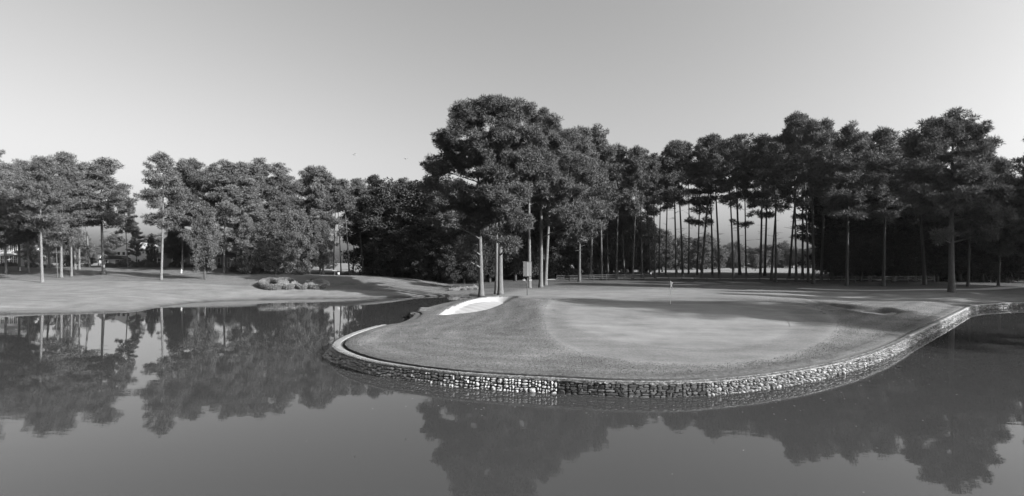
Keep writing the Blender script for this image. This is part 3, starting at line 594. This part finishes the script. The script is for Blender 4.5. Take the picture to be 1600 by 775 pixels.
for px, Y, top, kind in [(1300,104,225,'q4'),(1345,100,232,'q1'),(1362,108,240,'o1'),(1400,100,240,'q4'),(1422,104,215,'q1'),(1460,102,260,'o1'),(1535,100,275,'o1'),(1580,102,288,'q4'),(1625,104,282,'o1'),(1310,112,300,'o0'),(1340,112,320,'o1'),(1380,112,310,'o0'),(1415,112,310,'o1'),(1450,112,300,'o0'),(1490,110,300,'o1'),(1530,110,300,'o0'),(1570,110,300,'o1'),(1610,110,300,'o0'),
  (1325,98,365,'o2'),(1360,99,360,'o2'),(1395,98,365,'o2'),(1430,98,355,'o2'),(1465,97,360,'o2'),(1500,97,350,'o2'),(1535,96,355,'o2'),(1570,96,345,'o2'),(1605,95,350,'o2'),(1640,95,340,'o2'),(1300,106,370,'o0'),(1350,120,330,'o1'),(1430,122,330,'o1'),(1500,120,330,'o1'),(1580,120,320,'o1')]:
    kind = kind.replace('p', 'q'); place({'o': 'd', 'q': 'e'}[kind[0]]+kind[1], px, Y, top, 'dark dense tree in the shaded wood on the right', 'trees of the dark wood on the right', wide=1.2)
# --- far side of the field
for i in range(34):
    px = 925+i*13+random.uniform(-5, 5); Y = random.uniform(225, 262) if px > 1125 else random.uniform(190, 230); top = random.uniform(378, 392) if px > 1125 else random.uniform(366, 382)
    place(random.choice(['o0', 'o1', 'o2']), px, Y, top, 'distant rounded tree on the far side of the field', 'distant trees beyond the field', wide=1.5)
for px, Y, top in [(1147,170,393),(1180,165,398),(1122,185,388),(1095,175,372)]:
    place('o2', px, Y, top, 'small pale tree standing out in the far field', 'small trees in the far field', wide=1.2)
for i, (px, Y) in enumerate([(-60,150),(0,165),(60,150),(120,160),(180,175),(240,170),(300,160),(360,150),(420,150),(470,145),(515,165),(580,160)]):
    place(['o1', 'o0'][i % 2], px, Y, random.uniform(355, 372) if px < 500 else 395, 'distant tree behind the houses and the left tree belt', 'trees far behind the left bank', wide=1.5)
# --- trees right of the picture whose shadows cross the green
PROTO['c'] = tree_obj(pine_geo(77, 20, .58, 4.0, 40, .2, .0, 50, sparse=.7, crad=.6), M['bark_dark_backlit'], M['needle'])
for i, (x, y, h, kd) in enumerate([(x_, y_-8 if k_ == 'c' else y_-6, h_, k_) for x_, y_, h_, k_ in [(58,28,26.5,'c'),(61,31,27,'c'),(62,25,24,'c'),(65,28,28,'c'),(67,33,29,'c'),(68,21,24,'c'),(72,29,31,'c'),(72,24,29,'c'),(59,33.5,26.5,'c'),(78,74,26,'p4'),(98,84,26,'p1'),(105,76,27,'p4'),(108,92,26,'p1'),(92,94,26,'p4'),(112,66,27,'p1'),(82,44,26,'p2'),(100,50,26,'p4'),(82,52,25,'p0'),(88,58,26,'p1'),(84,66,25,'p4'),(93,54,26,'p4'),(95,68,25,'p1'),(90,74,26,'p4'),(100,62,26,'p1'),(86,84,25,'p1')]]):
    z = gz(x, y)-.1; s_ = h/20
    o = empty('pine_tree', (x, y, z), 'pine on the bank right of the picture', 'tree', 'pines on the bank right of the picture', i*1.3, (s_, s_, s_))
    for nm, me_ in zip(('trunk', 'crown'), PROTO[kd]): link(nm, me_, o)

# ------------------------------------------------------------ shrubs, hedges
def bush_geo(R, n, cnt, seed, L=.16, w=.05):
    r = np.random.default_rng(seed); d_ = r.normal(0, 1, (n, 3)); d_ /= np.linalg.norm(d_, axis=1)[:, None]; d_[:, 2] = abs(d_[:, 2])
    C = d_*np.array([R, R, R*.8])*r.uniform(.3, .85, n)[:, None]; return leaves(C, np.full((n, 3), R*.35), cnt, L, w, r, .6, .2)
bg1 = bush_geo(1, 26, 120, 3, .16, .06); BM = mesh('foliage', bg1, np.arange(len(bg1)).reshape(-1, 3), M['leaf']); BMp = mesh('foliage', bg1, np.arange(len(bg1)).reshape(-1, 3), M['leaf_pale'])
stem = MB().tube([(0,0,-.1),(.02,0,.3),(0,.03,.7)], [.05,.04,.02], 6); STM = mesh('stem', stem.v, stem.f, M['bark_dark_backlit'])
def bush(px, Y, R, zs, label, group=None, pale=False, name='shrub'):
    X, Y = atY(px, Y); o = empty(name, (X, Y, gz(X, Y)), label, 'shrub', group, random.uniform(0, 6), (R, R, R*zs))
    link('foliage', BMp if pale else BM, o); link('stem', STM, o); return o
for px, Y, R, zs, lab in [(18,112,1.3,.9,'low dark bush below the windows of the far left white house'),(6,111,1.2,.8,'clipped bush at the corner of the far left white house'),(50,108,1.4,.9,'dark bush between the far left house and a leaning trunk'),(76,107,1.3,.9,'dark bush behind the thick leftmost trunk'),(131,108,1.1,.8,'small pale bush right of the pine cluster'),(172,110,1.2,.9,'low round bush under the lean-to roof of the gabled house'),
   (186,110,1.2,.9,'second round bush under the lean-to roof of the gabled house'),(199,109,1.7,1.3,'tallest pointed bush in front of the white gabled house'),(214,110,1.4,1.0,'bush at the right corner of the white gabled house'),(225,109,1.5,1.4,'dark bush between the white and brick houses'),(243,109,1.3,.9,'clipped bush below the arched window of the brick house'),(275,108,1.6,1.0,'wide dark bush in front of the steep roof'),(290,107,1.4,.9,'low bush left of the leaning pine'),
   (305,108,1.2,.8,'low bush behind the leaning pine'),(345,106,1.2,.8,'bush beside the pale pine at the garden end'),(372,98,1.8,1.0,'leafy bush at the left foot of the tree belt'),(395,96,2.0,.9,'broad bush at the foot of the tree belt'),(548,99,1.5,.9,'dark bush beside the dark trunks of the bright gap')]:
    bush(px, Y, R, zs, lab)
h_ = hit(712, 455); bush(711, h_.y+4, .85, .9, 'dark shrub at the left end of the planting bed')
for i in range(9):
    px = 705+i*5.2; q = hit(px, 454-i*.35); o = bush(px, q.y+random.uniform(-.5, .5), .6, .9, 'pale leaved clump in the planting bed by the great pines', 'pale clumps of the planting bed', True, 'bedding_plant')
bush(742, hit(742, 450).y, .38, 1.8, 'tallest pale sprout at the back of the planting bed', None, True, 'bedding_plant')
def hedge(L, rad, label):
    p = [hit(x, y) for x, y in L]; pp = smooth_path([(a.x, a.y) for a in p], 2); z = height(pp, raw=True)
    n = len(pp); MBh = MB(); v, f = tube([(a[0], a[1], zz_+rad*.55) for a, zz_ in zip(pp, z)], [rad*(.75 if i in (0, n-1) else 1) for i in range(n)], 10)
    c = Vector(p[len(p)//2]); o = empty('topiary_hedge', c, label, 'hedge', 'clipped hedges on the far bank')
    v = np.array(v)+rng.normal(0, .03, (len(v), 3))-np.array(c); link('hedge_body', mesh('hedge_body', v, f, M['soil'], True), o)
    C = np.c_[pp, z+rad*.55]-np.array(c); s_ = np.r_[0, np.cumsum(np.linalg.norm(np.diff(C, axis=0), axis=1))]; t = np.arange(0, s_[-1], .12); C = np.stack([np.interp(t, s_, C[:, k]) for k in range(3)], 1)
    an = rng.uniform(0, 2*PI, (len(C), 150)); g = np.gradient(C[:, :2], axis=0); g /= np.hypot(g[:, 0], g[:, 1])[:, None]
    side = np.stack([-g[:, 1], g[:, 0], np.zeros(len(C))], 1); dirs = side[:, None]*np.cos(an)[..., None]+np.array([0, 0, 1])*np.sin(an)[..., None]
    q = (C[:, None]+dirs*rad*1.03+rng.normal(0, .04, (len(C), 150, 3))).reshape(-1, 3); dd = dirs.reshape(-1, 3)+rng.normal(0, .6, (len(q), 3)); dd /= np.linalg.norm(dd, axis=1)[:, None]
    sd_ = np.cross(dd, rng.normal(0, 1, (len(q), 3))); sd_ /= np.linalg.norm(sd_, axis=1)[:, None]
    V = np.stack([q-sd_*.035, q+sd_*.035, q+dd*.10], 1).reshape(-1, 3); link('leaves', mesh('leaves', V, np.arange(len(V)).reshape(-1, 3), M['hedge']), o)
hedge([(408,447),(412,443.5),(424,441.5),(436,443.5),(440,448),(436,452),(425,453.5),(412,451),(408,447)], .48, 'largest ring shaped clipped hedge, leftmost on the far bank')
hedge([(436,441),(447,440.5),(457,443)], .42, 'short bar of clipped hedge behind the large hedge ring')
hedge([(446,444),(446,452),(452,452.5),(462,446)], .42, 'clipped hedge bent in a V right of the large ring')
hedge([(465,449),(471,452.5),(477,452),(481,444)], .36, 'small hook shaped clipped hedge between the V and the right ring')
hedge([(485,449),(490,444.5),(500,442.5),(510,446),(509,450),(499,452),(489,452),(485,449)], .44, 'smaller ring shaped clipped hedge at the right of the row')
hedge([(486,440.5),(493,439.5),(499,439)], .34, 'stub of clipped hedge behind the right hedge ring')

# ------------------------------------------------------------ houses beyond the left bank
def win(mb_parent, x, z, w, h, y, nx_=2, nz_=2, arch=False):
    fr = MB(); t = .09
    if arch:
        r_ = w/2; pr = [(x-r_, z)]+[(x-r_, z+h-r_)]+[(x-r_*math.cos(a), z+h-r_+r_*math.sin(a)) for a in np.linspace(0, PI, 9)[1:-1]]+[(x+r_, z+h-r_), (x+r_, z)]
        g = MB().prism(pr, y-.02, y+.02)
        for a, b in zip(pr[:-1], pr[1:]): fr.tube([(a[0], y-.06, a[1]), (b[0], y-.06, b[1])], [.09, .09], 4)
    else:
        g = MB().box(x-w/2, x+w/2, y-.02, y+.02, z, z+h)
        fr.box(x-w/2-t, x-w/2, y-.09, y+.03, z-t, z+h+t); fr.box(x+w/2, x+w/2+t, y-.09, y+.03, z-t, z+h+t); fr.box(x-w/2, x+w/2, y-.09, y+.03, z+h, z+h+t)
    fr.box(x-w/2, x+w/2, y-.09, y+.03, z-t, z)
    for i in range(1, nx_): fr.box(x-w/2+w*i/nx_-.04, x-w/2+w*i/nx_+.04, y-.07, y-.025, z, z+h*.98)
    for i in range(1, nz_): fr.box(x-w/2, x+w/2, y-.075, y-.028, z+h*i/nz_-.04, z+h*i/nz_+.04)
    o = fr.build('window', M['white'], mb_parent); g.build('pane', M['glass'], o); return o
def house(px, Y, label, rz=0):
    X, Y = atY(px, Y); return empty('house', (X, Y, gz(X, Y)-.1), label, 'house', None, rz)
h = house(8, 118, 'white two storey house with many windows at the far left edge')
MB().box(-5, 3.0, 0, 7, 0, 5.9).build('wall', M['white'], h)
MB().prism([(-5.5,5.9),(3.5,5.9),(-1,8.8)], -.4, 7.4).build('roof', M['roof_pale'], h)
for x in (-4,-2.4,-.6,.5,1.5,2.4): win(h, x, 3.5, .7, 1.5, 0); win(h, x, .7, .7, 1.7, 0)
b = MB().box(-.1, 3.1, -1.2, -.01, 2.75, 2.9)
for x in np.linspace(0, 3, 9): b.box(x-.03, x+.03, -1.2, -1.14, 2.9, 3.6)
b.box(-.1, 3.1, -1.22, -1.12, 3.6, 3.68); b.build('balcony', M['white'], h)
h = house(197, 118, 'bright white gabled house seen between the pines', .05); h.scale = (1, 1, .78)
MB().box(-3.2, 4.4, 0, 8, 0, 4.6).build('wall', M['white'], h)
MB().prism([(-3.7,4.6),(4.9,4.6),(.6,7.4)], .3, 8.4).build('roof', M['roof_pale'], h)
MB().prism([(-3.2,4.6),(4.4,4.6),(.6,7.0)], 0, .29).build('gable', M['white'], h)
MB().prism([(-4.6,2.3),(1.2,2.3),(.2,3.3),(-3.2,3.3)], -2.2, -.01).build('lean_to_roof', M['roof'], h)
MB().box(-4.2, .6, -1.9, -.02, 0, 2.3).build('bay', M['white'], h)
for x in (-1.6,-.5,.5): win(h, x, 3.5, .6, .9, 0, 1, 1)
win(h, 2.6, 1.0, .9, 1.2, 0); win(h, -3.2, .5, 1.0, 1.6, -1.9, 2, 2); win(h, -.6, .9, .8, 1.1, -1.9, 1, 2)
h = house(163, 116, 'dark garden room with a tall arched white framed window left of the gabled house')
MB().box(-1.5, 1.3, 0, 4, 0, 3.0).build('wall', M['brick'], h); MB().prism([(-1.8,3.0),(1.6,3.0),(-.1,4.2)], -.2, 4.2).build('roof', M['roof'], h); win(h, 0, .3, 1.9, 2.5, 0, 3, 2, True)
h = house(262, 114, 'brick house with arched window and steep dark roof behind the narrow pine')
MB().box(-4.6, 5.0, 0, 8, 0, 3.2).build('wall', M['brick'], h)
MB().prism([(-1.0,3.2),(6.2,3.2),(1.4,8.0),(.4,8.0)], -.3, 8.3).build('roof', M['roof'], h)
MB().prism([(-4.9,3.2),(-1.2,3.2),(-3.0,4.7)], -.25, 6).build('gable', M['white'], h)
win(h, -3.0, 2.5, 1.3, 1.7, -.28, 2, 1, True)
for x in (-3.6,-2.7,-1.8): win(h, x, .5, .7, 1.5, 0, 1, 2)
for x in (1.5,3.3): win(h, x, .7, .9, 1.5, 0)
h = house(346, 112, 'low brick wing with white door frames behind the pale pine')
MB().box(-3.4, 3.2, 0, 6, 0, 2.9).build('wall', M['brick'], h); MB().prism([(-3.8,2.9),(3.6,2.9),(0,5.2)], -.3, 6.3).build('roof', M['roof'], h)
for x in (-2.6,-1.5,-.5,1.6): win(h, x, .2, .55, 2.0, 0, 1, 2)

# ------------------------------------------------------------ fence behind the green
fx = [atY(870, 99), atY(960, 100), atY(1060, 100), atY(1160, 99), atY(1260, 97), atY(1360, 96), atY(1460, 96)]
fp = smooth_path(fx, 2); fs = np.r_[0, np.cumsum(np.hypot(*np.diff(fp, axis=0).T))]
fc = fp[len(fp)//2]; fence = empty('rail_fence', (fc[0], fc[1], gz(*fc)), 'long low dark post and rail fence behind the green', 'fence')
npst = int(fs[-1]/2.35); pts_ = [(np.interp(t, fs, fp[:, 0]), np.interp(t, fs, fp[:, 1])) for t in np.linspace(0, fs[-1], npst)]
pm = MB().box(-.06, .06, -.06, .06, -.2, 1.25); pme = mesh('post', pm.v, pm.f, M['dark_metal'])
fl_ = Vector(fence.location)
rm = MB().box(0, 1, -.025, .025, -.05, .05); rme = mesh('rail', rm.v, rm.f, M['dark_metal'])
zp = [gz(*q) for q in pts_]
for q, z in zip(pts_, zp): link('post', pme, fence, Vector((q[0], q[1], z))-fl_)
for a, b, za, zb in zip(pts_[:-1], pts_[1:], zp[:-1], zp[1:]):
    for hh in (.45, .8, 1.12):
        o = link('rail', rme, fence, Vector((a[0], a[1]-.07, za+hh))-fl_); dx, dy, dz = b[0]-a[0], b[1]-a[1], zb-za; Ln = math.sqrt(dx*dx+dy*dy+dz*dz)
        o.scale = (Ln, 1, 1); o.rotation_euler = (0, -math.asin(dz/Ln), math.atan2(dy, dx))

# ------------------------------------------------------------ flagstick, box on post, small things
q = hit(1047.5, 475.5); fl = empty('flagstick', q, 'thin white flagstick with a limp pale flag on the green', 'flagstick')
MB().tube([(0,0,-.05),(0,0,2.25)], [.022,.016], 8).build('pole', M['white'], fl)
fm = MB(); rows = 9; cols = 5; v = []
for i in range(rows):
    for j in range(cols): v.append((.02+j*.055*(1-.3*math.sin(i*.5)), .05*math.sin(j*1.7+i*.5), 2.2-i*.065-j*.05))
fm.add(v, [(i*cols+j, i*cols+j+1, (i+1)*cols+j+1, (i+1)*cols+j) for i in range(rows-1) for j in range(cols-1)]); fm.build('flag', M['flag'], fl, True)
cup = MB().tube([(0,0,.001),(0,0,.014)], [.09,.09], 14); cup.build('cup', M['cover'], fl)
q = hit(824, 461.5); s_ = q.y/FPX; bx_ = empty('nest_box', q, 'tall slatted box on a dark post behind the left bunker', 'nest box')
MB().tube([(0,0,-.3),(.01,0,52*s_)], [.07,.06], 8).build('post', M['dark_metal'], bx_)
w_, z0_, z1_ = 6.5*s_, 30*s_, 52*s_
for i in range(8):
    x = -w_+(i+.5)*2*w_/8; mm = M['wood_pale'] if i in (4, 6) else M['wood']
    MB().box(x-w_/9.5, x+w_/9.5, -.30, -.25, z0_+.05*math.sin(i*2.3), z1_).build('slat', mm, bx_)
for sx in (-1, 1): MB().box(sx*w_-.03, sx*w_+.03, -.24, .24, z0_, z1_).build('side_panel', M['wood'], bx_)
MB().box(-w_-.06, w_+.06, -.33, .3, z1_, z1_+.06).build('lid', M['wood'], bx_); MB().box(-w_, w_, -.24, .24, z0_-.05, z0_).build('floor_board', M['wood'], bx_); MB().box(-w_, w_, .2, .24, z0_, z1_).build('back_panel', M['wood'], bx_)
for sx in (-1, 1):
    MB().tube([(sx*.06,-.02,19*s_),(sx*.42,-.02,27*s_)], [.03,.03], 6).build('brace', M['dark_metal'], bx_)
    MB().box(sx*.38-.17, sx*.38+.17, -.12, .12, 23*s_, 24.6*s_).build('perch', M['wood_pale'], bx_)
for px, py, lab in [(31.5,423,'white stake at the far left below the white house'),(283.5,427,'white stake in the shadow right of the narrow pine'),(368.5,424,'white stake near the right end of the house lawn')]:
    q = hit(px, py); o = empty('marker_stake', q, lab, 'stake', 'white marker stakes'); MB().box(-.09, .09, -.05, .05, -.2, .62).build('post', M['white'], o); MB().prism([(-.09,.62),(.09,.62),(0,.70)], -.05, .05).build('point', M['white'], o)
q = hit(523, 431); o = empty('sign', q, 'pale plate sign on a dark post under the trees of the far bank', 'sign'); s_ = q.y/FPX
MB().tube([(0,0,-.2),(0,0,9*s_)], [.05,.05], 6).build('post', M['dark_metal'], o); MB().box(-.36, .36, -.10, -.06, 7.4*s_, 9.4*s_).build('plate', M['wood_pale'], o)
q = hit(529.5, 431); o = empty('sign', q, 'small square white sign right of the pale plate sign', 'sign'); MB().tube([(0,0,-.2),(0,0,.35)], [.04,.04], 6).build('post', M['dark_metal'], o); MB().box(-.17, .17, -.08, -.05, .25, .62).build('plate', M['white'], o)
X, Y = atY(1017, 110); o = empty('sign', (X, Y, gz(X, Y)), 'tiny white sign beyond the fence among the thin pines', 'sign'); MB().tube([(0,0,-.2),(0,0,.9)], [.04,.04], 6).build('post', M['dark_metal'], o); MB().box(-.14, .14, -.08, -.05, .65, .93).build('plate', M['white'], o)
def cover(px, py, r_, lab):
    q = hit(px, py); n_ = 14; mb = MB(); pr = [(r_*math.cos(2*PI*i/n_), r_*math.sin(2*PI*i/n_)) for i in range(n_)]
    o = empty('drain_cover', q, lab, 'cover'); mb.add([(x, y, .012) for x, y in pr]+[(x*1.1, y*1.1, -.05) for x, y in pr], [tuple(range(n_))]+[(i, n_+i, n_+(i+1) % n_, (i+1) % n_) for i in range(n_)]); mb.build('lid', M['cover'], o)
    for k in range(3): MB().box(-r_*.6, r_*.6, (k-1)*r_*.4-.012, (k-1)*r_*.4+.012, .012, .03).build('grille_bar', M['dark_metal'], o)
    o.rotation_euler = (0.0, 0, .2)
cover(682, 529.5, .19, 'dark round drain cover in the grass left of the green'); cover(1283, 487.5, .13, 'left of two small dark covers by the right bunker'); cover(1287.5, 489.5, .13, 'right of two small dark covers by the right bunker'); cover(865, 484.5, .13, 'small dark cover on the left fringe of the green')
# a waterlogged leaf clump floating right of the wall
X, Y = flat(1407, 573.5, 0); r = np.random.default_rng(5); V = leaves(np.zeros((3,3))+r.normal(0,.06,(3,3))*[1,1,.2], np.full((3,3), .1), 40, .09, .03, r); V[:, 2] = abs(V[:, 2])*.4
tag(link('floating_debris', mesh('floating_debris', V, np.arange(len(V)).reshape(-1, 3), M['cover']), None, (X, Y, .0)), 'small dark clump of leaves floating off the right wall', 'debris')
Q = []
for _ in range(420):
    a_ = rng.uniform(s_tip-4, s_of(1500)); off = abs(rng.normal(0, 1.6))+.25; p = pt(a_, off, 0); Q.append((p[0]+wo_.x, p[1]+wo_.y))
Q = np.vstack([np.array(Q), np.stack([rng.uniform(-30, 30, 60), rng.uniform(9, 40, 60)], 1)]); Q = Q[~inside(Q, land_poly)]
a_ = rng.uniform(0, 2*PI, len(Q)); L_ = rng.uniform(.015, .045, len(Q)); e_ = np.stack([np.cos(a_)*L_, np.sin(a_)*L_, 0*L_], 1); g_ = np.stack([-np.sin(a_)*L_*.6, np.cos(a_)*L_*.6, 0*L_], 1); p_ = np.c_[Q, np.full(len(Q), .004)]
V = np.stack([p_-e_, p_-g_, p_+e_, p_+g_], 1).reshape(-1, 3); tag(link('floating_leaves', mesh('floating_leaves', V, np.arange(len(V)).reshape(-1, 4), M['dry'])), 'small pale leaves and needles floating on the pond', 'leaves', kind='stuff')
# two birds high over the left tree belt
def bird(px, py, Y, lab, rz):
    X, _ = atY(px, Y); o = empty('bird', (X, Y, (HZ-py)*Y/FPX+CAMH), lab, 'bird', None, rz)
    MB().tube([(-.18,0,0),(-.08,0,.01),(.06,0,.02),(.16,0,.03),(.21,0,.025)], [.01,.045,.05,.03,.008], 8).build('body', M['wood_pale'], o, True)
    for sy in (-1, 1): MB().add([(.08,sy*.03,.03),(-.06,sy*.03,.03),(-.07,sy*.2,.10),(.05,sy*.22,.11),(-.10,sy*.42,.06),(.08,sy*.03,.045),(-.06,sy*.03,.04),(-.07,sy*.2,.112),(.05,sy*.22,.122)], [(0,1,2,3),(3,2,4),(5,8,7,6),(8,4,7)]).build('wing', M['white'], o)
bird(554, 242, 60, 'left of two tiny birds in the sky above the tree belt', .6); bird(634, 248.5, 70, 'right of two tiny birds in the sky, near the great pines', 2.2)

# ------------------------------------------------------------ thin morning haze
hm = bpy.data.materials.new('haze'); hm.use_nodes = True; nt = hm.node_tree; nt.nodes.clear()
pv = nt.nodes.new('ShaderNodeVolumePrincipled'); pv.inputs['Density'].default_value = .00007; pv.inputs['Anisotropy'].default_value = .65; pv.inputs['Color'].default_value = (.9, .9, .9, 1)
ho = nt.nodes.new('ShaderNodeOutputMaterial'); nt.links.new(pv.outputs[0], ho.inputs['Volume'])
tag(MB().box(-1520, 1520, -1520, 1520, -2.3, 42).build('haze', hm), 'thin morning haze over the pond and trees', kind='stuff')
SC.cycles.volume_bounces = 0
